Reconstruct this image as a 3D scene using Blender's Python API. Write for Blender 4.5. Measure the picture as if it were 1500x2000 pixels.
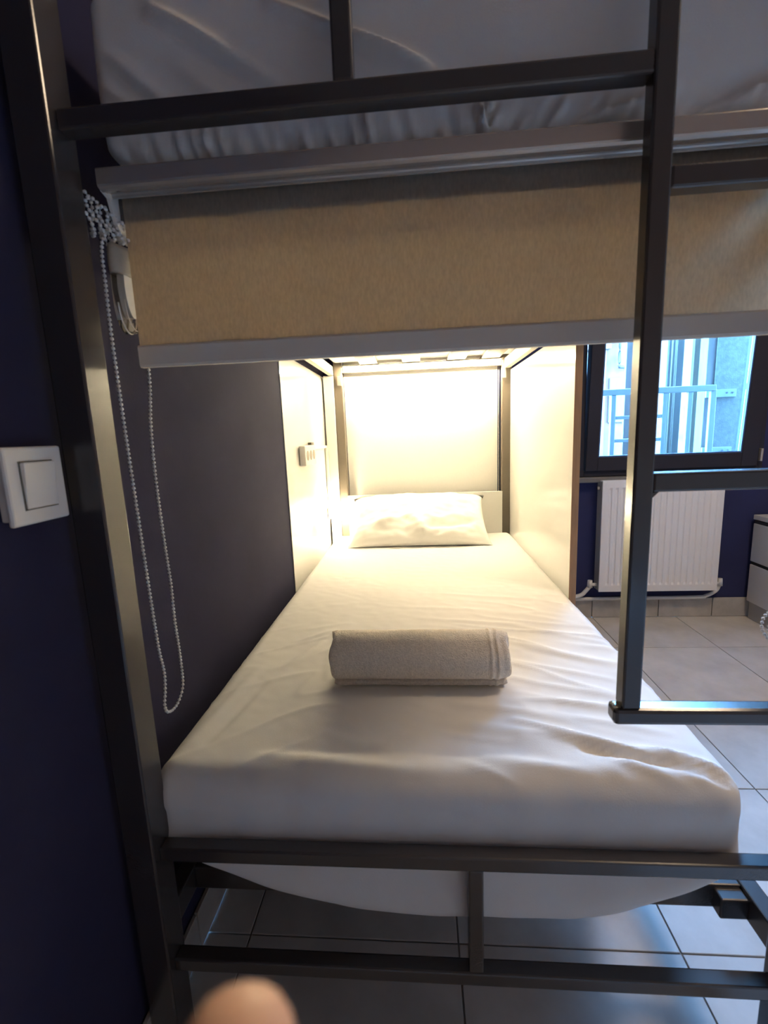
import bpy, bmesh, math, random
from mathutils import Vector, Matrix, noise

# ------------------------------------------------------------------ clear
for o in list(bpy.data.objects):
    bpy.data.objects.remove(o, do_unlink=True)
SC = bpy.context.scene
COL = SC.collection
random.seed(7)

# ------------------------------------------------------------------ camera
CAM_Z = 1.07
def cam_axes(pitch, yaw, roll):
    cp, sp, cy, sy = math.cos(pitch), math.sin(pitch), math.cos(yaw), math.sin(yaw)
    f = Vector((-sy*cp, cy*cp, -sp)); r = Vector((cy, sy, 0)); d = f.cross(r)
    c, s = math.cos(roll), math.sin(roll)
    return c*r + s*d, -s*r + c*d, f
r_, d_, f_ = cam_axes(.167689, .0778252, .0401947)
cam = bpy.data.cameras.new('camera'); camo = bpy.data.objects.new('camera', cam); COL.objects.link(camo)
cam.sensor_fit = 'VERTICAL'; cam.sensor_height = 36.0; cam.lens = 895.64/2000*36
cam.clip_start = .01
M = Matrix((( r_.x, -d_.x, -f_.x, 0), (r_.y, -d_.y, -f_.y, 0), (r_.z, -d_.z, -f_.z, CAM_Z), (0, 0, 0, 1)))
camo.matrix_world = M
cam.dof.use_dof = True; cam.dof.focus_distance = 1.7; cam.dof.aperture_fstop = 6.0
SC.camera = camo

# ------------------------------------------------------------------ world (overcast blue daylight)
w = bpy.data.worlds.new('sky'); SC.world = w; w.use_nodes = True
bg = w.node_tree.nodes['Background']
bg.inputs[0].default_value = (.19, .51, 1.0, 1); bg.inputs[1].default_value = 13.5

SC.view_settings.view_transform = 'Standard'; SC.view_settings.look = 'None'
SC.view_settings.gamma = 1; SC.view_settings.use_curve_mapping = False
SC.view_settings.exposure = 3.0

# light portal guiding the daylight through the window opening
pl = bpy.data.lights.new('window_portal', 'AREA'); pl.shape = 'RECTANGLE'; pl.size = .92; pl.size_y = 1.6
pl.cycles.is_portal = True
po = bpy.data.objects.new('window_portal', pl); COL.objects.link(po)
po.location = (1.32, 2.68, 1.61); po.rotation_euler = (math.radians(-90), 0, 0)

LED_STRENGTH = 58.0
BULB_STRENGTH = 130.0
FILL_STRENGTH = 5.5

# ------------------------------------------------------------------ materials
MATS = {}
def mat(name, col, rough=.6, metal=0., bump=0., bscale=200., var=0., vscale=6., coat=0., spec=.5, stretch=None, rand=0.):
    if name in MATS: return MATS[name]
    m = bpy.data.materials.new(name); m.use_nodes = True; nt = m.node_tree; N = nt.nodes; L = nt.links
    b = N['Principled BSDF']
    b.inputs['Base Color'].default_value = (*col, 1); b.inputs['Roughness'].default_value = rough
    b.inputs['Metallic'].default_value = metal; b.inputs['Specular IOR Level'].default_value = spec
    b.inputs['Coat Weight'].default_value = coat; b.inputs['Coat Roughness'].default_value = .15
    tc = N.new('ShaderNodeTexCoord'); src = tc.outputs['Object']
    if stretch:
        mp = N.new('ShaderNodeMapping'); mp.inputs['Scale'].default_value = stretch
        L.new(src, mp.inputs[0]); src = mp.outputs[0]
    if var or rand:
        n = N.new('ShaderNodeTexNoise'); n.inputs['Scale'].default_value = vscale; n.inputs['Detail'].default_value = 6
        n.inputs['Roughness'].default_value = .6
        L.new(src, n.inputs['Vector'])
        r = N.new('ShaderNodeMapRange'); r.inputs[1].default_value = .3; r.inputs[2].default_value = .7
        r.inputs[3].default_value = 1-var; r.inputs[4].default_value = 1+var
        L.new(n.outputs[0], r.inputs[0]); fac = r.outputs[0]
        if rand:
            oi = N.new('ShaderNodeObjectInfo'); rr = N.new('ShaderNodeMapRange')
            rr.inputs[3].default_value = 1-rand; rr.inputs[4].default_value = 1+rand
            L.new(oi.outputs['Random'], rr.inputs[0])
            mm = N.new('ShaderNodeMath'); mm.operation = 'MULTIPLY'; L.new(fac, mm.inputs[0]); L.new(rr.outputs[0], mm.inputs[1]); fac = mm.outputs[0]
        vm = N.new('ShaderNodeVectorMath'); vm.operation = 'SCALE'; vm.inputs[0].default_value = col
        L.new(fac, vm.inputs['Scale']); L.new(vm.outputs[0], b.inputs['Base Color'])
    if bump:
        n2 = N.new('ShaderNodeTexNoise'); n2.inputs['Scale'].default_value = bscale; n2.inputs['Detail'].default_value = 3
        L.new(src, n2.inputs['Vector'])
        bp = N.new('ShaderNodeBump'); bp.inputs['Strength'].default_value = bump; bp.inputs['Distance'].default_value = .002
        L.new(n2.outputs[0], bp.inputs['Height']); L.new(bp.outputs[0], b.inputs['Normal'])
    MATS[name] = m
    return m

def emit(name, col, s):
    m = bpy.data.materials.new(name); m.use_nodes = True; nt = m.node_tree
    nt.nodes.remove(nt.nodes['Principled BSDF'])
    e = nt.nodes.new('ShaderNodeEmission'); e.inputs[0].default_value = (*col, 1); e.inputs[1].default_value = s
    nt.links.new(e.outputs[0], nt.nodes['Material Output'].inputs[0]); return m

def fabric_translucent(name, col, tr, weave=900., var=.12):
    m = bpy.data.materials.new(name); m.use_nodes = True; nt = m.node_tree; N = nt.nodes; L = nt.links
    b = N['Principled BSDF']; b.inputs['Roughness'].default_value = .9; b.inputs['Specular IOR Level'].default_value = .1
    t = N.new('ShaderNodeBsdfTranslucent'); mx = N.new('ShaderNodeMixShader'); mx.inputs[0].default_value = tr
    tc = N.new('ShaderNodeTexCoord')
    mp = N.new('ShaderNodeMapping'); mp.inputs['Scale'].default_value = (1, 1, .35); L.new(tc.outputs['Object'], mp.inputs[0])
    n = N.new('ShaderNodeTexNoise'); n.inputs['Scale'].default_value = weave*.35; n.inputs['Detail'].default_value = 4; L.new(mp.outputs[0], n.inputs['Vector'])
    mr = N.new('ShaderNodeMapRange'); mr.inputs[1].default_value = .25; mr.inputs[2].default_value = .75
    mr.inputs[3].default_value = 1-var; mr.inputs[4].default_value = 1+var; L.new(n.outputs[0], mr.inputs[0])
    vm = N.new('ShaderNodeVectorMath'); vm.operation = 'SCALE'; vm.inputs[0].default_value = col; L.new(mr.outputs[0], vm.inputs['Scale'])
    L.new(vm.outputs[0], b.inputs['Base Color']); L.new(vm.outputs[0], t.inputs[0])
    L.new(b.outputs[0], mx.inputs[1]); L.new(t.outputs[0], mx.inputs[2]); L.new(mx.outputs[0], N['Material Output'].inputs[0])
    return m

def glass_mat(name, tint=(.93, .97, 1), refl=.08, rough=.0):
    m = bpy.data.materials.new(name); m.use_nodes = True; nt = m.node_tree; N = nt.nodes; L = nt.links
    N.remove(N['Principled BSDF'])
    t = N.new('ShaderNodeBsdfTransparent'); t.inputs[0].default_value = (*tint, 1)
    g = N.new('ShaderNodeBsdfGlossy'); g.inputs['Roughness'].default_value = rough
    f = N.new('ShaderNodeFresnel'); f.inputs[0].default_value = 1.45
    mx = N.new('ShaderNodeMixShader'); L.new(f.outputs[0], mx.inputs[0]); L.new(t.outputs[0], mx.inputs[1]); L.new(g.outputs[0], mx.inputs[2])
    L.new(mx.outputs[0], N['Material Output'].inputs[0]); return m

NAVY_DAYLIT = mat('navy_paint_daylit', (.034, .040, .115), .85, bump=.12, bscale=120, var=.07, vscale=5, spec=.15)  # same navy, with the window's blue daylight put into the colour
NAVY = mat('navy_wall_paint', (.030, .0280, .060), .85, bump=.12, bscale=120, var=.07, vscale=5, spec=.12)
CEIL = mat('ceiling_paint', (.68, .52, .40), .9)
DULL = mat('room_wall_paint', (.54, .36, .25), .8, var=.05)
TILE = mat('grey_porcelain_tile', (.58, .56, .54), .30, var=.16, vscale=5.5, bump=.06, bscale=60, rand=.07)
GROUT = mat('dark_grout', (.27, .26, .25), .9)
SKIRT = mat('skirting_tile', (.46, .44, .42), .35, var=.18, vscale=9, rand=.1)
BLACK = mat('black_gloss_steel', (.042, .036, .036), .27, spec=.75, coat=.25, bump=.05, bscale=300)
SHEET = mat('white_cotton_sheet', (.80, .78, .76), .85, bump=.10, bscale=420, spec=.2)
SHEET2 = mat('pillow_cotton', (.84, .83, .80), .85, bump=.10, bscale=420, spec=.2)
HEADP = mat('taupe_head_steel', (.15, .125, .095), .4)  # lighter taupe tone on the head posts and beam
PANEL = mat('white_laminate', (.80, .79, .75), .12, spec=.5)
WOOD = mat('brown_edge_band', (.36, .21, .11), .5, var=.15, vscale=20, stretch=(6, 6, .6))
ALU = mat('grey_aluminium', (.58, .54, .50), .27, metal=.65)
BARM = mat('pale_bottom_bar', (.80, .71, .60), .5)
WHITEP = mat('white_plastic', (.80, .76, .70), .35)
BEAD = mat('white_bead_plastic', (.74, .72, .70), .3)
CLEAR = glass_mat('clear_plastic', (.96, .95, .94))
TAPE = mat('beige_tape', (.46, .40, .31), .45, var=.1, vscale=60)
TOWEL = mat('white_terry', (.82, .74, .64), .95, bump=1.0, bscale=380, var=.14, vscale=240, spec=.1)
RAD = mat('radiator_enamel', (.84, .83, .84), .3)
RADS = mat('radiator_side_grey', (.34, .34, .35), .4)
PIPE = mat('white_pipe', (.70, .69, .68), .4)
FRAMEW = mat('anthracite_window_profile', (.030, .030, .042), .65, spec=.2)
GASKET = mat('dark_blue_glazing_bead', (.05, .09, .20), .4)
GLASS = glass_mat('window_glass')
CHEST = mat('white_drawer_front', (.56, .55, .55), .4)
DARKGAP = mat('dark_gap', (.02, .02, .025), .7)
SKIN = mat('skin', (.76, .45, .30), .5, var=.06, vscale=80)
SKIN.node_tree.nodes['Principled BSDF'].inputs['Subsurface Weight'].default_value = .12
SKIN.node_tree.nodes['Principled BSDF'].inputs['Subsurface Radius'].default_value = (.006, .003, .002)
BLIND = fabric_translucent('beige_blind_fabric', (.58, .50, .405), .62)
BLINDW = fabric_translucent('white_blind_fabric', (.84, .83, .80), .15, var=.02)

# ------------------------------------------------------------------ helpers
def wloc(p):
    v = Vector((0, 0, 0))
    while p is not None: v += p.location; p = p.parent
    return v
def tag(o, label=None, cat=None, group=None, kind=None):
    if label: o['label'] = label
    if cat: o['category'] = cat
    if group: o['group'] = group
    if kind: o['kind'] = kind
    return o
def empty(name, loc, label, cat, group=None):
    o = bpy.data.objects.new(name, None); COL.objects.link(o); o.location = loc; o.empty_display_size = .05
    return tag(o, label, cat, group)
def link(name, me, m, parent=None, smooth=False):
    o = bpy.data.objects.new(name, me); COL.objects.link(o)
    if m is not None:
        me.materials.clear(); me.materials.append(m)
    if smooth:
        for p in me.polygons: p.use_smooth = True
    if parent is not None: o.parent = parent
    return o
def from_bm(name, bm, m, parent=None, smooth=False, recenter=True):
    """bm holds world coordinates; they become local to the parent, or to the mesh's own base centre"""
    if parent is not None:
        off = wloc(parent)
    elif recenter and len(bm.verts):
        xs = [v.co.x for v in bm.verts]; ys = [v.co.y for v in bm.verts]; zs = [v.co.z for v in bm.verts]
        off = Vector(((min(xs)+max(xs))/2, (min(ys)+max(ys))/2, min(zs)))
    else: off = Vector((0, 0, 0))
    bmesh.ops.translate(bm, vec=-off, verts=bm.verts)
    me = bpy.data.meshes.new(name); bm.normal_update(); bm.to_mesh(me); bm.free()
    o = link(name, me, m, parent, smooth)
    if parent is None: o.location = off
    return o
def bbox(bm, x0, x1, y0, y1, z0, z1, bev=0., seg=2):
    r = bmesh.ops.create_cube(bm, size=1)
    vs = r['verts']
    for v in vs:
        v.co = Vector((x0+(v.co.x+.5)*(x1-x0), y0+(v.co.y+.5)*(y1-y0), z0+(v.co.z+.5)*(z1-z0)))
    if bev:
        es = list({e for v in vs for e in v.link_edges})
        bmesh.ops.bevel(bm, geom=es, offset=bev, segments=seg, profile=.5, affect='EDGES')
def box(name, x0, x1, y0, y1, z0, z1, m, parent=None, bev=.002, seg=2):
    bm = bmesh.new(); bbox(bm, x0, x1, y0, y1, z0, z1, bev, seg)
    return from_bm(name, bm, m, parent)
def cyl(bm, p, q, r, seg=20, r2=None):
    p = Vector(p); q = Vector(q); d = q-p
    res = bmesh.ops.create_cone(bm, cap_ends=True, segments=seg, radius1=r, radius2=r if r2 is None else r2, depth=d.length)
    rot = d.to_track_quat('Z', 'Y').to_matrix().to_4x4()
    bmesh.ops.transform(bm, matrix=Matrix.Translation((p+q)/2) @ rot, verts=res['verts'])
def tube_path(bm, pts, r, seg=10):
    pts = [Vector(p) for p in pts]; rings = []
    up = Vector((0, 0, 1))
    for i, p in enumerate(pts):
        t = (pts[min(i+1, len(pts)-1)]-pts[max(i-1, 0)]).normalized()
        a = t.cross(up)
        if a.length < 1e-3: a = t.cross(Vector((1, 0, 0)))
        a.normalize(); b = t.cross(a)
        rings.append([bm.verts.new(p+a*r*math.cos(2*math.pi*k/seg)+b*r*math.sin(2*math.pi*k/seg)) for k in range(seg)])
    for i in range(len(rings)-1):
        for k in range(seg):
            bm.faces.new((rings[i][k], rings[i][(k+1) % seg], rings[i+1][(k+1) % seg], rings[i+1][k]))
    bm.faces.new(rings[0][::-1]); bm.faces.new(rings[-1])
def smooth_path(pts, n=12):
    """Catmull-Rom"""
    P = [Vector(p) for p in pts]; P = [2*P[0]-P[1]] + P + [2*P[-1]-P[-2]]; out = []
    for i in range(1, len(P)-2):
        for k in range(n):
            t = k/n
            out.append(.5*((2*P[i]) + (P[i+1]-P[i-1])*t + (2*P[i-1]-5*P[i]+4*P[i+1]-P[i+2])*t*t + (3*P[i]-P[i-1]-3*P[i+1]+P[i+2])*t**3))
    out.append(P[-2]); return out
def resample(pts, step):
    out = [pts[0].copy()]; acc = 0.
    for a, b in zip(pts, pts[1:]):
        l = (b-a).length; t = step-acc
        while t <= l:
            out.append(a.lerp(b, t/l)); t += step
        acc = l-(t-step)
    return out
def beads(name, paths, parent, m=BEAD, r=.0029, step=.0066):
    bm = bmesh.new()
    for pts in paths:
        q = resample(pts, step)
        for p in q:
            res = bmesh.ops.create_icosphere(bm, subdivisions=1, radius=r)
            bmesh.ops.translate(bm, vec=p, verts=res['verts'])
        if len(q) > 1: tube_path(bm, q, .0008, 5)
    o = from_bm(name, bm, m, parent, smooth=True); o['kind'] = 'stuff'; return o
def rounded_grid(x0, x1, y0, y1, z0, z1, r, step, fn=None):
    """box with rounded edges on an even grid of faces; fn(point, normal) -> point"""
    n = [max(2, int(round((b-a)/step))) for a, b in ((x0, x1), (y0, y1), (z0, z1))]
    lo = Vector((x0, y0, z0)); sz = Vector((x1-x0, y1-y0, z1-z0)); V = {}; verts = []; faces = []
    def vid(i, j, k):
        key = (i, j, k)
        if key not in V:
            p = Vector((lo.x+sz.x*i/n[0], lo.y+sz.y*j/n[1], lo.z+sz.z*k/n[2]))
            q = Vector((min(max(p.x, x0+r), x1-r), min(max(p.y, y0+r), y1-r), min(max(p.z, z0+r), z1-r)))
            d = p-q; nn = d.normalized(); p = q+nn*r
            if fn: p = fn(p, nn)
            V[key] = len(verts); verts.append(p)
        return V[key]
    for j in range(n[1]):
        for i in range(n[0]):
            faces.append((vid(i, j, n[2]), vid(i+1, j, n[2]), vid(i+1, j+1, n[2]), vid(i, j+1, n[2])))
            faces.append((vid(i, j, 0), vid(i, j+1, 0), vid(i+1, j+1, 0), vid(i+1, j, 0)))
    for k in range(n[2]):
        for i in range(n[0]):
            faces.append((vid(i, 0, k), vid(i+1, 0, k), vid(i+1, 0, k+1), vid(i, 0, k+1)))
            faces.append((vid(i, n[1], k), vid(i, n[1], k+1), vid(i+1, n[1], k+1), vid(i+1, n[1], k)))
        for j in range(n[1]):
            faces.append((vid(0, j, k), vid(0, j, k+1), vid(0, j+1, k+1), vid(0, j+1, k)))
            faces.append((vid(n[0], j, k), vid(n[0], j+1, k), vid(n[0], j+1, k+1), vid(n[0], j, k+1)))
    return verts, faces
def mesh_obj(name, verts, faces, m, parent=None, smooth=True):
    bm = bmesh.new(); vs = [bm.verts.new(v) for v in verts]
    for f in faces: bm.faces.new([vs[i] for i in f])
    return from_bm(name, bm, m, parent, smooth)
def seg_fold(u, v, f):
    """ridge (or groove for amp<0) along a segment: f = (u0,v0,u1,v1,width,amp)"""
    u0, v0, u1, v1, wd, am = f
    dx, dy = u1-u0, v1-v0; L2 = dx*dx+dy*dy
    t = ((u-u0)*dx+(v-v0)*dy)/L2
    tc = min(max(t, 0), 1); d2 = (u-u0-tc*dx)**2+(v-v0-tc*dy)**2
    if d2 > 9*wd*wd: return 0.
    e = math.sin(math.pi*min(max(.12+.76*tc, 0), 1))
    # signed offset makes one flank steeper, as a pressed crease has
    s = ((u-u0)*dy-(v-v0)*dx)/math.sqrt(L2)
    return am*e*math.exp(-d2/(wd*wd))*(1+.5*math.tanh(s/wd))
def nz(x, y, z): return noise.noise(Vector((x, y, z)))

# ------------------------------------------------------------------ room shell
X0, X1, Y0, Y1, ZC = -.50, 3.0, -1.5, 2.55, 2.65
def struct(o, label, cat='wall'):
    o['kind'] = 'structure'; o['label'] = label; o['category'] = cat; return o
fl = struct(box('floor', X0, X1, Y0, Y1, -.06, -.0035, GROUT, bev=0), 'grey marbled porcelain tile floor with thin dark joints', 'floor')
TP, GX, GY, JW = .452, .510, .812, .0035
cache = {}
def cuts(a, b, g):
    k = math.ceil((a-g)/TP-1e-6); c = [a]
    while g+k*TP < b-1e-6:
        if g+k*TP > a+.01: c.append(g+k*TP)
        k += 1
    c.append(b); return c
cx = cuts(X0+.002, X1-.002, GX); cyy = cuts(Y0+.002, Y1-.002, GY)
for a, b in zip(cx, cx[1:]):
    for c, d in zip(cyy, cyy[1:]):
        key = (round(b-a, 3), round(d-c, 3))
        if key not in cache:
            bm = bmesh.new(); hx, hy = (b-a-JW)/2, (d-c-JW)/2
            bbox(bm, -hx, hx, -hy, hy, -.0035, 0, .0008, 1)
            me = bpy.data.meshes.new('tile'); bm.to_mesh(me); bm.free(); me.materials.append(TILE); cache[key] = me
        o = bpy.data.objects.new('tile', cache[key]); COL.objects.link(o); o.parent = fl
        o.location = Vector(((a+b)/2, (c+d)/2, 0))-wloc(fl)
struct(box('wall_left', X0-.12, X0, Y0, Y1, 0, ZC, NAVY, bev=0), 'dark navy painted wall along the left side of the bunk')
# back wall with the window opening X .85-1.79, Z .80-2.42
bm = bmesh.new()
for a in ((X0-.12, .85, 0, ZC), (1.79, X1+.12, 0, ZC), (.85, 1.79, 0, .80), (.85, 1.79, 2.42, ZC)):
    bbox(bm, a[0], a[1], Y1, Y1+.07, a[2], a[3])
struct(from_bm('wall_back', bm, NAVY_DAYLIT), 'navy painted wall with the window above the radiator')
struct(box('wall_right', X1, X1+.12, Y0, Y1, 0, ZC, DULL, bev=0), 'plain wall on the far right side of the room')
struct(box('wall_front', X0-.12, X1+.12, Y0-.12, Y0, 0, ZC, DULL, bev=0), 'plain wall behind the photographer')
struct(box('ceiling', X0-.12, X1+.12, Y0-.12, Y1+.2, ZC, ZC+.1, CEIL, bev=0), 'plain pale ceiling', 'ceiling')

sk = struct(box('baseboard_back', .55, X1-.001, Y1-.004, Y1-.0005, 0, .102, GROUT, bev=0), 'grey tiled skirting below the radiator', 'baseboard')
for a, b in ((.56, .955), (.96, 1.315), (1.32, 1.60), (1.605, 1.98), (1.985, 2.40), (2.405, 2.98)):
    box('tile', a, b, Y1-.012, Y1-.003, .002, .108, SKIRT, sk, bev=.001)
sk = struct(box('baseboard_left', X0+.0005, X0+.004, Y0+.01, 2.50, 0, .085, GROUT, bev=0), 'grey tiled skirting along the navy left wall', 'baseboard')
y = Y0+.02
while y < 2.4:
    box('tile', X0+.003, X0+.011, y, min(y+.447, 2.49), .002, .09, SKIRT, sk, bev=.001); y += .452

# ------------------------------------------------------------------ window (bottom-hung sash tilted inward)
wn = bpy.data.objects.new('window_1', None); COL.objects.link(wn); wn.location = (1.32, 2.56, .80)
struct(wn, 'dark framed tilted-open window above the white radiator', 'window')
wf = []
bm = bmesh.new()
for a in ((.852, .885, .802, 2.418), (1.755, 1.788, .802, 2.418), (.885, 1.755, .802, .832), (.885, 1.755, 2.385, 2.418)):
    bbox(bm, a[0], a[1], 2.53, 2.615, a[2], a[3], .002)
from_bm('window_frame', bm, FRAMEW, wn)
TA = math.radians(3.4)
piv = Vector((0, 2.55, .834))
Rt = Matrix.Translation(piv) @ Matrix.Rotation(TA, 4, 'X') @ Matrix.Translation(-piv)
def tilted(name, boxes, m, parent, bev=.003):
    bm = bmesh.new()
    for a in boxes: bbox(bm, *a, bev)
    bmesh.ops.transform(bm, matrix=Rt, verts=bm.verts)
    return from_bm(name, bm, m, parent)
sash = tilted('sash', [(.889, .950, 2.515, 2.575, .834, 2.382), (1.672, 1.752, 2.515, 2.575, .834, 2.382),
                       (.950, 1.672, 2.515, 2.575, .834, .905), (.950, 1.672, 2.515, 2.575, 2.32, 2.382)], FRAMEW, wn)
tilted('glazing_bead', [(.950, .957, 2.519, 2.54, .905, 2.32), (1.665, 1.672, 2.519, 2.54, .905, 2.32), (.957, 1.665, 2.519, 2.54, .905, .913)], GASKET, sash, .001)
tilted('pane', [(.951, 1.671, 2.545, 2.549, .906, 2.319)], GLASS, sash, 0)
tilted('hinge', [(1.757, 1.768, 2.505, 2.528, .86, .925)], ALU, wn, .002)
box('window_sill', .80, 1.84, 2.50, 2.552, .772, .800, mat('stone_sill', (.16, .155, .15), .6, var=.1), wn, bev=.004)

# ------------------------------------------------------------------ bunk bed
bed = empty('bunk_bed', (.04, 1.6, 0), 'black steel bunk bed with white side panels and a welded end ladder', 'bunk bed')
def bar(name, x0, x1, y0, y1, z0, z1, parent=bed, m=BLACK, bev=.003):
    return box(name, x0, x1, y0, y1, z0, z1, m, parent, bev, 2)
YA, YB = .617, .642
bar('post', -.488, -.439, .602, .652, .001, 2.02)
bar('post', .537, .587, .602, .652, .001, 2.02)
bar('post', -.432, -.387, 2.482, 2.53, .001, 2.02, m=HEADP)
bar('post', .445, .493, 2.482, 2.53, .001, 2.02, m=HEADP)
# foot end, lower
bar('foot_rail', -.440, .538, YA, YB, .392, .417)
bar('foot_rail', -.440, .538, YA, YB, .173, .198)
bar('foot_upright', .061, .085, YA+.001, YB-.001, .197, .393)
# foot end, upper guard
bar('guard_rail', -.440, .281, YA, YB, 1.4625, 1.487)
bar('guard_rail', -.440, .281, YA, YB, 1.86, 1.885)
bar('guard_upright', -.089, -.064, YA+.001, YB-.001, 1.486, 1.861)
bar('end_beam', -.440, .538, .70, .74, 1.385, 1.43)
# ladder
lad = bar('ladder', .279, .3045, .615, .640, .672, 2.02)
for z in (1.0065, 1.3665, 1.72):
    r = bar('rung', .304, .538, .616, .641, z-.025, z, lad)
bar('rung', .268, .538, .613, .641, .648, .673, lad, bev=.006)
# welded gusset where the middle rung meets the upright
bm = bmesh.new()
t = [(.304, .98), (.304, .972), (.314, .982)]
vs = [[bm.verts.new((a, y, b)) for a, b in t] for y in (.620, .638)]
bm.faces.new(vs[0]); bm.faces.new(vs[1][::-1])
for i in range(3): bm.faces.new((vs[0][i], vs[1][i], vs[1][(i+1) % 3], vs[0][(i+1) % 3]))
from_bm('weld_gusset', bm, BLACK, lad)
# lower bed frame
bar('side_rail', .543, .574, .650, 2.50, .22, .27)
bar('side_rail', -.478, -.448, .650, 2.50, .22, .27)
bar('end_beam', -.449, .544, .722, .752, .22, .268)
for k in range(1, 8):
    yy = .722+k*.225
    bar('slat', -.449, .544, yy, yy+.06, .248, .268)
# corner bracket under the mattress, right foot corner
bar('corner_bracket', .498, .545, .700, .724, .222, .262)
# upper bed frame
CREAM = mat('cream_painted_steel', (.62, .57, .47), .4)
bar('side_rail', .455, .483, .74, 2.481, 1.38, 1.43, m=CREAM)
bar('side_rail', -.458, -.430, .74, 2.469, 1.385, 1.43, m=CREAM)
bar('head_beam', -.388, .446, 2.487, 2.513, 1.396, 1.422, m=HEADP)
SLATM = mat('pale_bed_board', (.20, .17, .125), .6, var=.1, vscale=10, stretch=(4, .5, 4))
for xc in (-.235, -.02, .205, .375):
    bar('bed_board', xc-.045, xc+.045, .745, 2.51, 1.424, 1.438, m=SLATM)
bar('cross_bar', -.431, .456, 1.30, 1.33, 1.395, 1.422, m=CREAM)
bar('cross_bar', -.431, .456, 1.95, 1.98, 1.395, 1.422, m=CREAM)
# white boards
pn = box('side_panel', .4865, .503, 1.492, 2.48, .285, 1.372, PANEL, bed, .0008)
box('edge_band', .486, .5085, 1.489, 1.4915, .285, 1.40, WOOD, pn, .0005)
box('side_panel', -.4998, -.4965, 1.712, 2.53, .285, 1.384, PANEL, bed, .0005)
box('lit_post_face', -.486, -.4325, 2.470, 2.481, .40, 1.384, WHITEP, bed, .001)  # post face turned to the light, its brightness put in as white
box('head_panel', -.386, .444, 2.462, 2.480, .36, .747, PANEL, bed, .001)
for x, z in ((-.412, 1.33), (.452, 1.33)):
    box('bracket', x-.012 if x > 0 else x, x+.010 if x > 0 else x+.022, 2.468, 2.483, z, z+.05, ALU, bed, .002)

# ------------------------------------------------------------------ lower mattress with fitted sheet
MX0, MX1, MY0, MY1, MZ0, MZ1 = -.462, .486, .648, 2.458, .272, .530
folds = [(.17, .80, .43, .672, .013, .015), (.27, .725, .46, .664, .008, -.014), (.36, .725, .468, .680, .009, .014), (.41, .70, .472, .672, .007, -.010),
         (.30, .70, .40, .655, .009, .006), (.05, .80, .24, .745, .020, .006), (.10, .70, .26, .672, .012, .005),
         (.14, .98, .43, .86, .010, .0035), (.16, 1.06, .44, .93, .010, .0035), (.18, 1.16, .46, 1.01, .011, .0035),
         (.20, .90, .42, .81, .010, .003), (.22, 1.26, .46, 1.12, .012, .003), (.0, 1.30, .30, 1.24, .012, .003),
         (.24, .83, .43, .765, .010, .0035), (.05, .86, .30, .80, .012, .003), (.26, 1.10, .44, 1.0, .008, .003),
         (-.43, .73, -.395, .98, .014, .005), (-.40, .72, -.36, .93, .010, -.004), (-.33, 1.0, -.27, 1.14, .010, .003),
         (-.22, .95, -.24, 1.10, .009, .003), (-.36, 1.12, -.25, 1.22, .010, .0025), (-.15, .74, .0, .715, .02, .004), (-.10, 1.40, .20, 1.36, .012, .002),
         (.05, 1.52, .35, 1.44, .012, .0025), (-.30, .70, -.05, .675, .014, .004)]
def fnm(p, n):
    x, y, z = p
    if n.z > .2:
        d = sum(seg_fold(x, y, f) for f in folds)
        d += .0020*nz(x*9, y*5, 1.)+.0007*nz(x*30+y*12, y*38, 4.)
        w = max(0, min(1, (x+.05)/.25))*max(0, min(1, (1.55-y)/.4))
        a_ = x*.93-y*.36; b_ = x*.36+y*.93
        rg = 1-abs(nz(a_*3.2, b_*17, 2.5))*2.6
        d += .0042*w*max(0, rg)**3
        wl = max(0, min(1, (-.05-x)/.2))*max(0, min(1, (1.5-y)/.4))
        a_ = x*.8+y*.6; b_ = x*.6-y*.8
        rg = 1-abs(nz(a_*4, b_*15, 8.5))*2.8
        d += .0024*wl*max(0, rg)**3
        # dip towards the sleeper's middle, rounded shoulders
        d += -.006*math.exp(-((x-.02)/.3)**2)*math.exp(-((y-1.5)/.8)**2)
        z += d*min(1, (n.z-.2)/.5)
    side = 1-abs(n.z)
    if n.y < -.2:
        # the front face bellies out and its lower hem hangs in a curve
        tt = (z-MZ0)/(MZ1-MZ0)
        y -= (.006*math.exp(-((z-.475)/.03)**2)+.008*math.exp(-((z-.32)/.035)**2))*(-n.y)
        y += .0022*nz(x*16, z*9, 7.)*(-n.y)
    t = max(0., (.47-z)/.2)
    if t > 0 and y < 1.1:
        u = (x-.012)/.474
        lift = (.125*min(1, (-u))**2.2 if u < 0 else .10*max(0, (u-.45)/.55)**1.7)
        z += lift*min(t, 1)*max(0, min(1, (1.1-y)/.3))
        if y < .716: z -= .024*max(0, 1-u*u)*min(t, 1)*min(1, (.716-y)/.03)
    if n.x > .2:
        x += (.010*math.sin(math.pi*min(max((z-MZ0)/(MZ1-MZ0), 0), 1))+.003*nz(y*8, z*10, 2.))*n.x
    return Vector((x, y, z))
v, f = rounded_grid(MX0, MX1, MY0, MY1, MZ0, MZ1, .036, .0065, fnm)
tag(mesh_obj('mattress', v, f, SHEET), 'lower bunk mattress in a creased white fitted sheet under the rolled towel', 'mattress')

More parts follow.
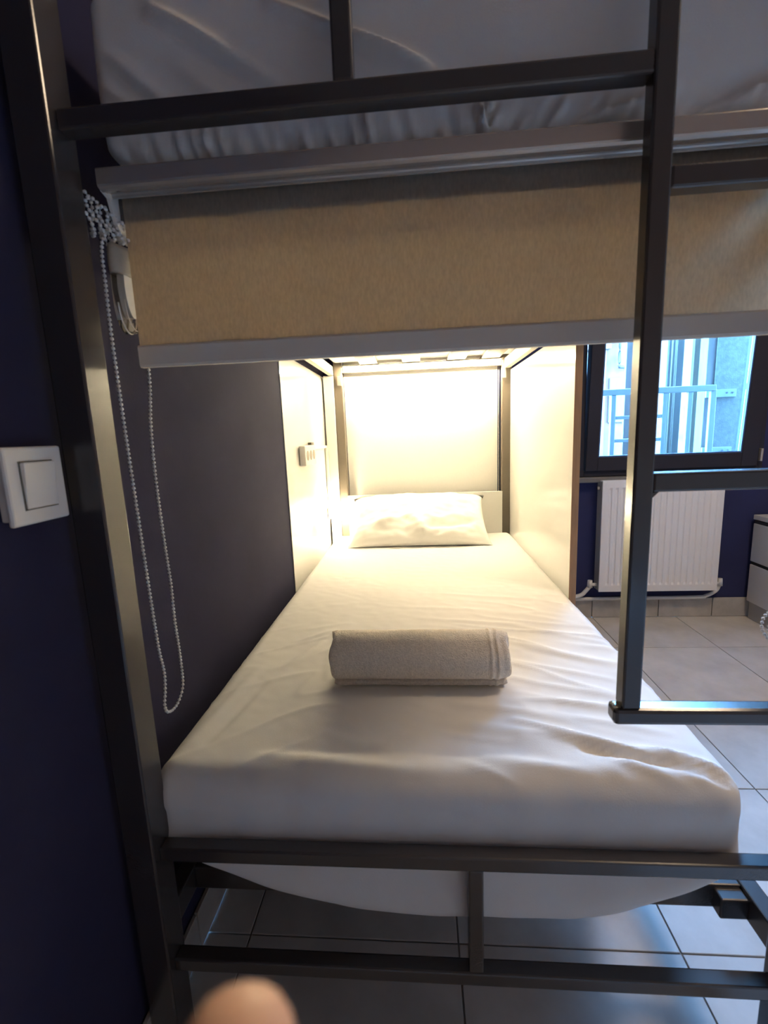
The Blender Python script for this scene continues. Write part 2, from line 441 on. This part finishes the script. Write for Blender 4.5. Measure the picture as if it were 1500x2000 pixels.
# ------------------------------------------------------------------ upper mattress
UX0, UX1, UY0, UY1, UZ0, UZ1 = -.432, .525, .690, 2.45, 1.441, 1.68
ufolds = [(-.33, 1.632, -.15, 1.515, .011, .010), (-.30, 1.60, -.13, 1.50, .012, -.006), (-.40, 1.585, -.31, 1.51, .009, .007),
          (-.41, 1.55, -.35, 1.50, .007, .005), (-.17, 1.625, .02, 1.53, .009, .007), (-.06, 1.57, .08, 1.50, .010, .006), (-.30, 1.56, -.22, 1.50, .012, .004),
          (.32, 1.455, .50, 1.52, .014, -.006), (.33, 1.447, .52, 1.50, .006, .005), (.34, 1.446, .52, 1.48, .005, .005), (.36, 1.445, .52, 1.462, .005, .004),
          (.20, 1.452, .34, 1.485, .006, .006), (.19, 1.449, .33, 1.47, .004, .004), (-.02, 1.55, .2, 1.58, .03, .003)]
def fnu(p, n):
    x, y, z = p
    if n.y < -.15 or (n.z < -.3 and y < .80):
        a = max(-n.y, .3)
        d = 2.0*sum(seg_fold(x, z, f) for f in ufolds)
        h = max(0., 1-(z-UZ0)/.060)
        g = abs(math.sin(x*105+5*nz(x*7, 3, 1)+32*(z-UZ0)*(1 if x < .1 else -2.2)))**3+.6*abs(math.sin(x*171+4*nz(x*11, 1, 1)+40*(z-UZ0)*(1 if x < .1 else -2.2)))**4
        dens = .35+.9*abs(nz(x*5, 0, 5.))+(.6 if -.28 < x < .2 else 0)
        d += .020*h*g*dens*(.7+nz(x*23, z*20, 0))
        d += .0035*nz(x*5, z*6, 9.)
        d += .010*math.sin(math.pi*min(max((z-UZ0)/(UZ1-UZ0), 0), 1))
        y -= d*a
        if h > 0: z -= .004*h*g*dens*nz(x*31, 1, 2)
    if z < 1.50 and x < -.34 and y < 1:
        z += .035*((-.34-x)/.09)**2*max(0, (1.50-z)/.06)
    return Vector((x, y, z))
v, f = rounded_grid(UX0, UX1, UY0, UY1, UZ0, UZ1, .028, .005, fnu)
tag(mesh_obj('mattress', v, f, SHEET), 'upper bunk mattress in a wrinkled sheet with gathered hem behind the guard rail', 'mattress')

# ------------------------------------------------------------------ pillow
def make_pillow():
    bm = bmesh.new(); nu, nv = 72, 48; W, Dp, T = .350, .205, .078
    cen = Vector((-.005, 2.325, .625)); ang = math.radians(30)
    grid = {}
    for s in (1, -1):
        for i in range(nu+1):
            for j in range(nv+1):
                u = -1+2*i/nu; v_ = -1+2*j/nv
                if s < 0 and (i in (0, nu) or j in (0, nv)):
                    grid[(s, i, j)] = grid[(1, i, j)]; continue
                pinch = 1-.09*(1-abs(u)**3)*abs(v_)**6
                pu = 1-.06*(1-abs(v_)**2)*abs(u)**6
                x = W*u*pu; yy = Dp*v_*pinch
                e = max(0, (1-abs(u)**3.2))*max(0, (1-abs(v_)**3.0))
                th = T*(e**.55)
                if u > .93: th += .008*(u-.93)/.07*0
                wr = .014*nz(u*3.2+5, v_*2.6, 2.*s)+.007*nz(u*9, v_*8, 3.+s)
                wr += .020*seg_fold(u, v_, (-.75, -.55, -.1, -.15, .12, 1.))*1+.018*seg_fold(u, v_, (-.05, -.25, .1, -.75, .10, 1.))-.018*seg_fold(u, v_, (.1, -.55, .85, -.35, .12, 1.))
                th += wr*min(1, e*2.2)*(1 if s > 0 else .25)
                zz = th if s > 0 else -th*.75
                p = Vector((x, yy*math.cos(ang)-zz*math.sin(ang), yy*math.sin(ang)+zz*math.cos(ang)))+cen
                p.z = max(p.z, .534+.0004*nz(u*4, v_*4, 0))
                p.y = min(p.y, 2.459)
                grid[(s, i, j)] = bm.verts.new(p)
    for s in (1, -1):
        for i in range(nu):
            for j in range(nv):
                q = [grid[(s, i, j)], grid[(s, i+1, j)], grid[(s, i+1, j+1)], grid[(s, i, j+1)]]
                bm.faces.new(q if s > 0 else q[::-1])
    return from_bm('pillow', bm, SHEET2, None, True)
tag(make_pillow(), 'plump white pillow leaning on the low board at the bed head', 'pillow')

# ------------------------------------------------------------------ rolled towel
def make_towel():
    bm = bmesh.new()
    turns, n = 3.4, 190; th0 = math.radians(30)
    R0, R1, TH = .010, .0535, .0125
    def cpt(tt, off):
        a = th0-tt*turns*2*math.pi; r = R0+(R1-R0)*tt+off
        return r*math.cos(a)*1.14, r*math.sin(a), tt
    prof = [cpt(i/n, TH*.5) for i in range(n+1)]+[cpt(i/n, -TH*.5) for i in range(n, -1, -1)]
    NX = 150; xs = [-.196+.376*i/NX for i in range(NX+1)]; rows = []
    for ix, x in enumerate(xs):
        row = []; e = min(ix, NX-ix)/NX
        for q, (yy, zz, tt) in enumerate(prof):
            outer = q <= n and tt > .68
            k = 1+.02*nz(x*9, yy*14, zz*14)
            if outer: k += .018*nz(x*60, yy*80, zz*80)+.012*nz(x*140, yy*150, zz*150)
            k *= 1-.06*max(0, 1-e/.03)**2
            if outer:
                for xb in (.142, .156): k += .045*math.exp(-((x-xb-.002*nz(yy*20, zz*20, 5))/.0028)**2)
                if x > .163: k -= .02
            p = Vector((x+.010*nz(yy*18, zz*18, 3 if x > 0 else 9)*max(0, 1-e*6), .940+yy*k, .590+zz*k))
            p.z = max(p.z, .5335+.06*(p.z-.5335))
            row.append(bm.verts.new(p))
        rows.append(row)
    m = len(prof)
    for a, b in zip(rows, rows[1:]):
        for i in range(m): bm.faces.new((a[i], a[(i+1) % m], b[(i+1) % m], b[i]))
    for row, fl_ in ((rows[0], False), (rows[-1], True)):
        for i in range(n):
            q = [row[i], row[i+1], row[m-2-i], row[m-1-i]]
            bm.faces.new(q if fl_ else q[::-1])
    bmesh.ops.recalc_face_normals(bm, faces=bm.faces)
    tag(from_bm('rolled_towel', bm, TOWEL, None, True), 'white terry towel rolled up on the lower mattress', 'towel')
make_towel()

# ------------------------------------------------------------------ roller blind at the foot end
rb = empty('roller_blind', (.05, .69, 1.18), 'beige roller blind half lowered across the foot of the lower bunk', 'roller blind')
BX0, BX1 = -.414, .530
def extrude_profile(name, prof, x0, x1, m, parent, smooth=False):
    bm = bmesh.new(); a = [bm.verts.new((x0, y, z)) for y, z in prof]; b = [bm.verts.new((x1, y, z)) for y, z in prof]
    n = len(prof)
    for i in range(n): bm.faces.new((a[i], a[(i+1) % n], b[(i+1) % n], b[i]))
    bm.faces.new(a[::-1]); bm.faces.new(b)
    bmesh.ops.recalc_face_normals(bm, faces=bm.faces)
    return from_bm(name, bm, m, parent, smooth)
# cassette: vertical front, rounded lower shoulder, groove and lip
prof = [(.742, 1.440), (.660, 1.440), (.659, 1.438), (.659, 1.4195), (.6600, 1.4172), (.6640, 1.4152), (.6695, 1.4146), (.675, 1.4155), (.6795, 1.4175), (.6835, 1.4180), (.6850, 1.4165), (.6852, 1.4138), (.6868, 1.4130), (.6885, 1.4138), (.6885, 1.4210), (.690, 1.436), (.742, 1.436)]
prof = [(y-.0, z) for y, z in prof if y < .70]+[(.694, 1.436), (.694, 1.440)]
extrude_profile('cassette', prof, -.424, .534, ALU, rb)
# fabric
box('fabric', BX0, BX1, .6975, .6988, 1.213, 1.434, BLIND, rb, bev=0)
bm = bmesh.new(); cyl(bm, (BX0, .716, 1.400), (BX1, .716, 1.400), .0165, 28); from_bm('roller_tube', bm, BLIND, rb, True)
prof = [(.6945, 1.188), (.6965, 1.1845), (.7045, 1.1845), (.7065, 1.188), (.7065, 1.2135), (.7045, 1.2165), (.6965, 1.2165), (.6945, 1.2135)]
extrude_profile('bottom_bar', prof, BX0-.002, BX1, BARM, rb)
# end plate that carries the roller at the left
bm = bmesh.new()
out = [(.668, 1.437), (.742, 1.437), (.742, 1.385), (.735, 1.370), (.715, 1.362), (.700, 1.366), (.688, 1.385), (.680, 1.412), (.668, 1.416)]
a = [bm.verts.new((-.426, y, z)) for y, z in out]; b = [bm.verts.new((-.421, y, z)) for y, z in out]
bm.faces.new(a[::-1]); bm.faces.new(b)
for i in range(len(out)): bm.faces.new((a[i], a[(i+1) % len(out)], b[(i+1) % len(out)], b[i]))
bmesh.ops.recalc_face_normals(bm, faces=bm.faces)
from_bm('end_bracket', bm, WHITEP, rb)
bm = bmesh.new(); cyl(bm, (-.433, .716, 1.400), (-.4265, .716, 1.400), .020, 28); from_bm('chain_wheel', bm, WHITEP, rb, True)
# chain loop: one run down, U-turn, other run up behind the fabric, all as beads
XC = -.436
left = [(XC, .697, 1.385), (XC-.001, .673, 1.350), (XC, .668, 1.30), (XC, .666, 1.22), (XC, .668, 1.10), (XC, .672, .97), (XC, .676, .85), (XC, .681, .74), (XC, .688, .69), (XC, .684, .658), (XC, .678, .637), (XC, .682, .6205), (XC, .700, .613), (XC, .722, .618), (XC, .740, .640), (XC, .741, .70), (XC, .738, .76), (XC, .740, .83), (XC, .735, .92), (XC, .733, 1.02), (XC, .738, 1.10), (XC, .750, 1.17), (XC, .752, 1.25), (XC, .740, 1.36), (XC, .732, 1.395)]
paths = [smooth_path(left, 14)]
beads('bead_chain', paths, rb)
# spare chain gathered in a loose bunch above the tensioner
bunch = []
for k in range(5):
    pts = []
    c = Vector((-.446+.007*k, .664+.009*k, 1.388-.004*k)); ph = .25*k
    for i in range(25):
        a = math.pi*2*i/24
        ry, rz = .0155-.0018*k, .026-.003*k
        pts.append(c+Vector((.006*math.sin(a*2+ph)-.004*math.cos(a), ry*math.cos(a+ph)-.30*rz*math.sin(a+ph), rz*math.sin(a+ph))))
    bunch.append(pts)
bunch.append(smooth_path([(-.440, .678, 1.372), (-.438, .692, 1.352), (-.432, .703, 1.338)], 10))
bunch.append(smooth_path([(-.436, .690, 1.405), (-.430, .700, 1.375), (-.428, .708, 1.345)], 10))
beads('chain_bunch', bunch, rb)
# clear tensioner bound with tape
tn = Vector((-.434, .704, 1.290))
def capsule(bm, cx, cy, zt, zb, wy, tx, seg=40):
    ring = []
    n = seg
    pts = []
    for i in range(n+1):
        a = math.pi*i/n
        pts.append((cy-wy*math.cos(a), zb+ (0.042 if True else 0)*(1-math.sin(a))))
    pts = [(cy-wy*.92, zt)]+pts+[(cy+wy*.92, zt)]
    A = [bm.verts.new((cx-tx, y, z)) for y, z in pts]; B = [bm.verts.new((cx+tx, y, z)) for y, z in pts]
    bm.faces.new(A); bm.faces.new(B[::-1])
    for i in range(len(pts)): bm.faces.new((A[i], B[i], B[(i+1) % len(pts)], A[(i+1) % len(pts)]))
    bmesh.ops.recalc_face_normals(bm, faces=bm.faces)
bm = bmesh.new(); capsule(bm, -.431, .706, 1.340, 1.236, .022, .007)
ten = from_bm('chain_tensioner', bm, CLEAR, rb, False); tag(ten, 'clear plastic chain tensioner')
bm = bmesh.new(); capsule(bm, -.4285, .709, 1.322, 1.258, .0165, .0055); from_bm('white_insert', bm, WHITEP, ten)
bm = bmesh.new()
tube_path(bm, [(-.431, .706-.0215*math.cos(math.pi*i/24), 1.236+.040*(1-math.sin(math.pi*i/24))) for i in range(25)], .0014, 6)
tube_path(bm, [(-.422, .708-.0215*math.cos(math.pi*i/24), 1.240+.040*(1-math.sin(math.pi*i/24))) for i in range(25)], .0009, 6)
from_bm('rim', bm, mat('clear_rim', (.75, .68, .58), .15), ten, True)
bm = bmesh.new()
n = 28; rings = []
for z, k in ((1.316, 1.0), (1.320, 1.06), (1.334, 1.10), (1.349, 1.05), (1.356, .92)):
    rings.append([bm.verts.new((-.431+.0125*k*math.cos(2*math.pi*i/n), .705+.0235*k*math.sin(2*math.pi*i/n), z+.0015*math.sin(6*math.pi*i/n))) for i in range(n)])
for a, b in zip(rings, rings[1:]):
    for i in range(n): bm.faces.new((a[i], a[(i+1) % n], b[(i+1) % n], b[i]))
bm.faces.new(rings[0][::-1]); bm.faces.new(rings[-1])
from_bm('tape_wrap', bm, TAPE, ten, True)

# ------------------------------------------------------------------ roller blind at the head end
hb = empty('roller_blind', (.03, 2.537, .72), 'white roller blind lowered fully behind the pillow', 'roller blind')
box('fabric', -.386, .430, 2.536, 2.5375, .725, 1.470, BLINDW, hb, bev=0)
bm = bmesh.new(); cyl(bm, (-.386, 2.5255, 1.475), (.430, 2.5255, 1.475), .012, 20); from_bm('roller_tube', bm, BLINDW, hb, True)
box('bottom_bar', -.386, .430, 2.532, 2.542, .712, .727, ALU, hb, .002)
beads('bead_chain', [smooth_path([(.437, 2.5335, 1.46), (.436, 2.5335, 1.1), (.437, 2.5335, .72)], 20)], hb)
beads('bead_chain', [smooth_path([(-.3835, 2.531, 1.38), (-.384, 2.531, 1.1), (-.383, 2.531, .80)], 20)], hb)

# ------------------------------------------------------------------ side roller blind (rolled up on the right), chain coil in view
sb = empty('roller_blind', (.535, 1.05, 1.33), 'rolled-up side blind with a coil of white bead chain right of the ladder', 'roller blind')
bm = bmesh.new(); cyl(bm, (.520, .76, 1.355), (.520, 1.47, 1.355), .022, 24); from_bm('roller_tube', bm, BLIND, sb, True)
bm = bmesh.new(); cyl(bm, (.520, .752, 1.355), (.520, .760, 1.355), .026, 24); from_bm('chain_wheel', bm, WHITEP, sb, True)
coil = []
for k in range(2):
    pts = []
    for i in range(33):
        a = math.pi*2*i/32
        pts.append(Vector((.5775+.006*k+.022*math.cos(a), .752+.008*math.sin(a+k), .733+.024*math.sin(a)-.004*k)))
    coil.append(pts)
coil.append(smooth_path([(.546, .756, 1.355), (.575, .752, 1.1), (.578, .752, .757)], 16))
coil.append(smooth_path([(.530, .756, 1.333), (.583, .750, 1.1), (.584, .752, .755)], 16))
beads('bead_chain', coil, sb)

# ------------------------------------------------------------------ lights inside the bunk
WARM = (1.0, .845, .56)
led = empty('led_strip', (.03, 2.44, 1.41), 'warm white LED strip under the boards above the pillow', 'light strip')
box('carrier', -.375, .435, 2.418, 2.462, 1.418, 1.4235, ALU, led, .0005)
box('diffuser', -.370, .430, 2.436, 2.444, 1.411, 1.4175, emit('led_glow', WARM, LED_STRENGTH), led, .0005)
lamp = empty('reading_lamp', (-.452, 2.44, .62), 'small glowing reading lamp on the white board left of the pillow', 'lamp')
box('base_plate', -.4935, -.485, 2.415, 2.465, .625, .690, WHITEP, lamp, .003)
bm = bmesh.new(); cyl(bm, (-.485, 2.44, .657), (-.444, 2.44, .657), .008, 16); from_bm('neck', bm, WHITEP, lamp, True)
bm = bmesh.new(); bmesh.ops.create_uvsphere(bm, u_segments=20, v_segments=12, radius=.013); bmesh.ops.translate(bm, vec=(-.434, 2.44, .657), verts=bm.verts)
from_bm('bulb', bm, emit('bulb_glow', WARM, BULB_STRENGTH), lamp, True)

# socket box and cable duct on the left board
so = empty('socket_box', (-.48, 2.0, .95), 'white surface socket box with oval openings on the left board', 'socket')
box('housing', -.4935, -.467, 1.90, 2.10, .950, 1.035, WHITEP, so, .004)
for yc in (1.942, 2.000, 2.058):
    bm = bmesh.new(); cyl(bm, (-.4675, yc, .993), (-.4663, yc, .993), .021, 24); from_bm('socket_opening', bm, mat('socket_shadow', (.30, .27, .22), .6), so)
box('cable_gland', -.490, -.474, 2.05, 2.10, 1.036, 1.047, mat('dark_gland', (.10, .085, .06), .5), so, .002)
du = empty('cable_duct', (-.46, 2.46, .69), 'thin white cable duct from the socket box down to the lamp', 'cable duct')
box('horizontal_run', -.4935, -.484, 2.101, 2.462, 1.010, 1.024, WHITEP, du, .002)
box('vertical_run', -.4935, -.481, 2.447, 2.462, .691, 1.0095, WHITEP, du, .002)

# ------------------------------------------------------------------ light switch on the left wall
sw = empty('light_switch', (-.495, .545, .975), 'white surface-mounted light switch on the navy wall by the left bed post', 'switch')
box('back_box', -.4995, -.486, .506, .584, .983, 1.067, WHITEP, sw, .002)
box('plate', -.486, -.4785, .500, .589, .977, 1.0725, WHITEP, sw, .003)
box('rocker_gap', -.4786, -.4780, .519, .571, .995, 1.055, mat('switch_gap', (.18, .16, .12), .6), sw, 0)
bm = bmesh.new(); bbox(bm, -.4782, -.4745, .5205, .5695, .9965, 1.0535, .0015)
for v_ in bm.verts:
    if v_.co.x > -.476: v_.co.x += .0025*(v_.co.z-1.025)/.028
from_bm('rocker', bm, WHITEP, sw)

# ------------------------------------------------------------------ radiator
ra = empty('radiator', (1.27, 2.50, .17), 'white ribbed panel radiator on the navy wall under the window', 'radiator')
RX0, RX1, RZ0, RZ1, RYF = .962, 1.572, .178, .782, 2.462
# ribbed front sheet
prof = []; nr = 18; pitch = (RX1-RX0-.05)/nr
top = .028
bm = bmesh.new()
cols = [RX0, RX0+.02]
for k in range(nr):
    a = RX0+.025+k*pitch
    cols += [a+pitch*.22, a+pitch*.36, a+pitch*.64, a+pitch*.78]
cols += [RX1-.02, RX1]
zs = [RZ0, RZ0+.035, RZ0+.047, RZ1-.047, RZ1-.035, RZ1]
G = [[None]*len(zs) for _ in cols]
for i, x in enumerate(cols):
    for j, z in enumerate(zs):
        y = RYF
        if 2 <= i < len(cols)-2 and j in (2, 3) and (i-2) % 4 in (1, 2): y += .0065
        if i in (0, len(cols)-1) or j in (0, len(zs)-1): y += .002
        G[i][j] = bm.verts.new((x, y, z))
for i in range(len(cols)-1):
    for j in range(len(zs)-1):
        bm.faces.new((G[i][j], G[i+1][j], G[i+1][j+1], G[i][j+1]))
ed = [e for e in bm.edges if e.is_boundary]
r = bmesh.ops.extrude_edge_only(bm, edges=ed)
for g in r['geom']:
    if isinstance(g, bmesh.types.BMVert): g.co.y = RYF+.014
bmesh.ops.recalc_face_normals(bm, faces=bm.faces)
from_bm('front_panel', bm, RAD, ra)
box('back_panel', RX0, RX1, 2.525, 2.533, RZ0, RZ1, RAD, ra, .003)
box('side_grille', RX0-.001, RX0+.003, RYF+.010, 2.533, RZ0+.004, RZ1-.004, RADS, ra, .001)
box('side_grille', RX1-.003, RX1+.001, RYF+.010, 2.533, RZ0+.004, RZ1-.004, RADS, ra, .001)
box('top_grille', RX0, RX1, RYF+.006, 2.533, RZ1-.004, RZ1+.002, RAD, ra, .001)
bm = bmesh.new(); cyl(bm, (RX0-.014, 2.50, RZ1-.04), (RX0, 2.50, RZ1-.04), .010, 12); from_bm('air_valve', bm, ALU, ra, True)
for s, xx in ((-1, RX0), (1, RX1)):
    bm = bmesh.new()
    cyl(bm, (xx, 2.50, RZ0+.03), (xx+s*.035, 2.50, RZ0+.03), .009, 14)
    cyl(bm, (xx+s*.035, 2.50, RZ0+.015), (xx+s*.035, 2.50, RZ0+.055), .015, 14, .012)
    v_ = from_bm('valve', bm, PIPE, ra, True)
    bm = bmesh.new()
    if s < 0: tube_path(bm, smooth_path([(xx-.035, 2.50, RZ0+.02), (xx-.055, 2.50, RZ0-.005), (xx-.085, 2.50, RZ0-.032), (xx-.16, 2.50, RZ0-.045)], 6), .011, 10)
    else: tube_path(bm, smooth_path([(xx+.035, 2.50, RZ0+.02), (xx+.018, 2.50, RZ0-.015), (xx-.03, 2.50, RZ0-.042), (xx-.10, 2.505, RZ0-.052), (.95, 2.525, RZ0-.062), (.60, 2.525, RZ0-.064)], 8), .010, 10)
    from_bm('pipe', bm, PIPE, ra, True)
for xx in (RX0+.12, RX1-.12):
    box('wall_bracket', xx-.012, xx+.012, 2.533, 2.5495, RZ0+.1, RZ1-.1, PIPE, ra, .001)

# ------------------------------------------------------------------ chest of drawers at the right edge
ch = empty('chest_of_drawers', (1.98, 2.2, 0), 'white chest of drawers with dark gaps beside the radiator', 'drawers')
CX, CY0, CY1 = 1.765, 1.78, 2.520
box('body', CX+.022, 2.20, CY0, CY1, .05, .548, CHEST, ch, .002)
box('top', CX, 2.205, CY0-.003, CY1+.003, .549, .574, mat('drawer_top', (.60, .60, .62), .3), ch, .002)
for z0, z1 in ((.323, .528), (.100, .305)):
    d = box('drawer', CX, CX+.018, CY0+.002, CY1-.002, z0, z1, CHEST, ch, .002)
    box('grip_recess', CX+.004, CX+.020, CY0+.003, CY1-.003, z1+.001, z1+.017, DARKGAP, ch, 0)
box('plinth', CX+.014, 2.195, CY0+.005, CY1-.005, .001, .095, mat('plinth_grey', (.36, .35, .34), .5), ch, .001)

# ------------------------------------------------------------------ ceiling lamp, unseen, added to brighten the room
cl = empty('added_ceiling_lamp', (1.35, .95, ZC), 'added unseen round opal ceiling lamp that brightens the room', 'lamp')
bm = bmesh.new(); cyl(bm, (1.35, .95, ZC-.03), (1.35, .95, ZC-.001), .25, 40); from_bm('base', bm, ALU, cl, True)
bm = bmesh.new(); bmesh.ops.create_uvsphere(bm, u_segments=32, v_segments=16, radius=.24)
for v_ in bm.verts: v_.co.z *= .25
bmesh.ops.translate(bm, vec=(1.35, .95, ZC-.04), verts=bm.verts)
from_bm('shade', bm, emit('fill_glow', (1.0, .76, .52), FILL_STRENGTH), cl, True)

# ------------------------------------------------------------------ courtyard outside the window
OG = mat('courtyard_paving', (.10,.10,.10), .8, var=.2, vscale=3)
STUCCO = mat('pale_stucco', (.085, .088, .066), .9, var=.26, vscale=45, bump=.6, bscale=120)
BRICKW = mat('weathered_render', (.095, .040, .028), .9, var=.30, vscale=5, bump=.3, bscale=40)
LEDGE = mat('pale_stone', (.10, .06, .048), .8, var=.1)
OWIN = mat('outside_pane', (.03, .04, .05), .2)
GATE = mat('pale_blue_steel', (.13, .145, .12), .5)
OP = [mat('pipe_tone_%s' % c, v_, .6, var=.25, vscale=30, stretch=(1, 1, .15)) for c, v_ in (('pale', (.065, .050, .040)), ('slate', (.026, .024, .022)), ('stone', (.065, .045, .034)), ('milk', (.070, .062, .045)), ('steel', (.042, .045, .042)))]
o = struct(box('courtyard_ground', -2, 6, 2.63, 7.2, -.10, -.0, OG, bev=0), 'paved courtyard ground outside the window', 'ground')
fa = empty('courtyard_wall', (2.2, 6.4, 0), 'weathered courtyard building with ledges and blue windows behind the railing', 'building')
box('wall', -.2, 5.5, 6.4, 6.6, 0, 2.7, BRICKW, fa, .01)
for a in ((1.75, 2.42, 6.33, 6.41, 1.02, 1.12), (1.75, 2.36, 6.33, 6.41, 1.62, 1.69), (1.75, 2.50, 6.30, 6.41, 2.03, 2.12), (2.36, 2.46, 6.34, 6.41, .2, 2.03)):
    box('ledge', *a, LEDGE, fa, .01)
for a in ((1.80, 2.26, 6.37, 6.41, 1.13, 1.61), (1.80, 2.30, 6.37, 6.41, 1.71, 2.02)):
    q = box('window', *a, LEDGE, fa, .004)
    box('pane', a[0]+.05, a[1]-.05, a[2]-.01, a[3]-.035, a[4]+.05, a[5]-.05, OWIN, q, .002)
bm = bmesh.new(); tube_path(bm, smooth_path([(2.62, 6.34, 2.3), (2.62, 6.34, 1.86), (2.66, 6.34, 1.80), (3.0, 6.34, 1.80)], 6), .018, 8); from_bm('drain_pipe', bm, OP[1], fa, True)
box('render_patch', 2.52, 3.05, 6.375, 6.405, 1.1, 1.68, OP[3], fa, .01)
# stucco side wall and its pilaster
st = empty('stucco_wall', (2.5, 3.4, 0), 'pale speckled stucco wall right of the railing outside', 'wall')
box('wall', 1.985, 3.2, 3.30, 3.42, 0, 2.6, STUCCO, st, .006)
box('corner_profile', 1.930, 1.984, 3.31, 3.40, 0, 2.6, OP[3], st, .004)
# pipes and boards beside it
for i, (a, b, yy, k, shape) in enumerate(((1.60, 1.67, 3.75, 0, 'b'), (1.675, 1.735, 3.85, 1, 'b'), (1.745, 1.815, 3.75, 2, 'c'), (1.825, 1.895, 3.85, 1, 'b'), (1.90, 1.915, 3.70, 3, 'c'), (1.925, 1.94, 3.70, 3, 'c'),
                                          (1.945, 2.055, 3.82, 4, 'b'), (2.04, 2.115, 3.66, 3, 'b'), (2.12, 2.135, 3.62, 1, 'b'), (2.14, 2.152, 3.60, 3, 'c'), (2.16, 2.178, 3.58, 1, 'b'))):
    nm = 'downpipe' if shape == 'c' else 'board'
    bm = bmesh.new()
    if shape == 'c': cyl(bm, ((a+b)/2, yy, 0), ((a+b)/2, yy, 2.6), (b-a)/2, 20)
    else: bbox(bm, a, b, yy, yy+.03, 0, 2.6, .003)
    ordn = ('first', 'second', 'third', 'fourth', 'fifth', 'sixth', 'seventh', 'eighth', 'ninth', 'tenth', 'eleventh')[i]
    tag(from_bm('outdoor_'+nm, bm, OP[k], None, shape == 'c'),
        ('pale vertical pipe' if shape == 'c' else ('dark vertical board' if k == 1 else 'pale vertical board'))+' outside the window, %s upright from the left behind the railing' % ordn, nm, 'uprights outside the window')
# railing bolted to the stucco
gt = empty('railing', (1.45, 3.2, 0), 'pale blue steel railing bolted to the stucco outside the window', 'railing')
box('top_rail', .95, 1.925, 3.18, 3.21, 1.262, 1.300, GATE, gt, .003)
box('bottom_rail', .95, 1.925, 3.18, 3.21, .80, .832, GATE, gt, .003)
for xx in (1.275, 1.60, 1.755, 1.895):
    box('baluster', xx, xx+(.03 if xx < 1.88 else .035), 3.182, 3.208, .832, 1.262, GATE, gt, .003)
for zz in (1.105, .955):
    box('cross_rail', 1.30, 1.60, 3.184, 3.206, zz, zz+.022, GATE, gt, .002)
for z in (1.225, .845):
    q = box('fixing_plate', 1.925, 2.115, 3.285, 3.2995, z, z+.05, GATE, gt, .002)
    for xx in (2.055, 2.092):
        bm = bmesh.new(); cyl(bm, (xx, 3.281, z+.027), (xx, 3.286, z+.027), .006, 10); from_bm('bolt', bm, OP[4], q)
box('latch', 1.905, 1.95, 3.21, 3.225, 1.06, 1.072, OP[1], gt, .001)

# ------------------------------------------------------------------ photographer's hand just under the lens
def make_hand():
    C0 = Vector((0, 0, CAM_Z))
    chains = {
        'wrist': [((-.006, -.135, -.262), .026), ((-.010, -.095, -.222), .023)],
    }
    verts, edges, rad = [], [], []
    def add(p, r, par=None):
        verts.append(Vector(p)+C0); rad.append(r)
        if par is not None: edges.append((par, len(verts)-1))
        return len(verts)-1
    palm = add((-.014, -.060, -.190), .024)
    wr = add((-.008, -.100, -.226), .021, palm)
    fa_ = add((0, -.19, -.30), .027, wr)
    add((.01, -.30, -.385), .034, fa_)
    fingers = [
        [(-.030, -.022, -.172, .0125), (-.0312, .018, -.155, .0110), (-.0315, .043, -.123, .0112), (-.0315, .053, -.103, .0114), (-.0315, .060, -.089, .0100)],
        [(-.010, -.020, -.182, .0125), (-.008, .022, -.180, .0105), (-.007, .050, -.164, .0096), (-.006, .061, -.146, .0080)],
        [(.010, -.026, -.188, .0115), (.014, .012, -.192, .0098), (.016, .040, -.182, .0090), (.017, .054, -.166, .0076)],
        [(.027, -.036, -.194, .0100), (.034, -.006, -.204, .0086), (.038, .014, -.202, .0080), (.040, .027, -.192, .0068)],
        [(-.040, -.075, -.192, .0140), (-.058, -.050, -.174, .0118), (-.062, -.026, -.150, .0104), (-.060, -.012, -.132, .0085)],
    ]
    for fg in fingers:
        p = palm
        for x, y, z, r in fg: p = add((x, y, z), r, p)
    me = bpy.data.meshes.new('hand_cage'); me.from_pydata([tuple(v_) for v_ in verts], edges, [])
    o = bpy.data.objects.new('person_hand', me); COL.objects.link(o)
    m = o.modifiers.new('skin', 'SKIN'); m.use_smooth_shade = True; m.branch_smoothing = .6
    for i, sv in enumerate(me.skin_vertices[0].data):
        sv.radius = (rad[i], rad[i]); sv.use_root = (i == 0)
    s = o.modifiers.new('sub', 'SUBSURF'); s.levels = 2; s.render_levels = 2
    bpy.context.view_layer.update()
    dg = bpy.context.evaluated_depsgraph_get()
    me2 = bpy.data.meshes.new_from_object(o.evaluated_get(dg))
    o.modifiers.clear(); o.data = me2
    me2.materials.clear(); me2.materials.append(SKIN)
    for p in me2.polygons: p.use_smooth = True; p.material_index = 0
    tag(o, "blurred fingertip of the photographer's bare hand at the bottom edge", 'hand')
    return o
make_hand()
bpy.context.view_layer.update()
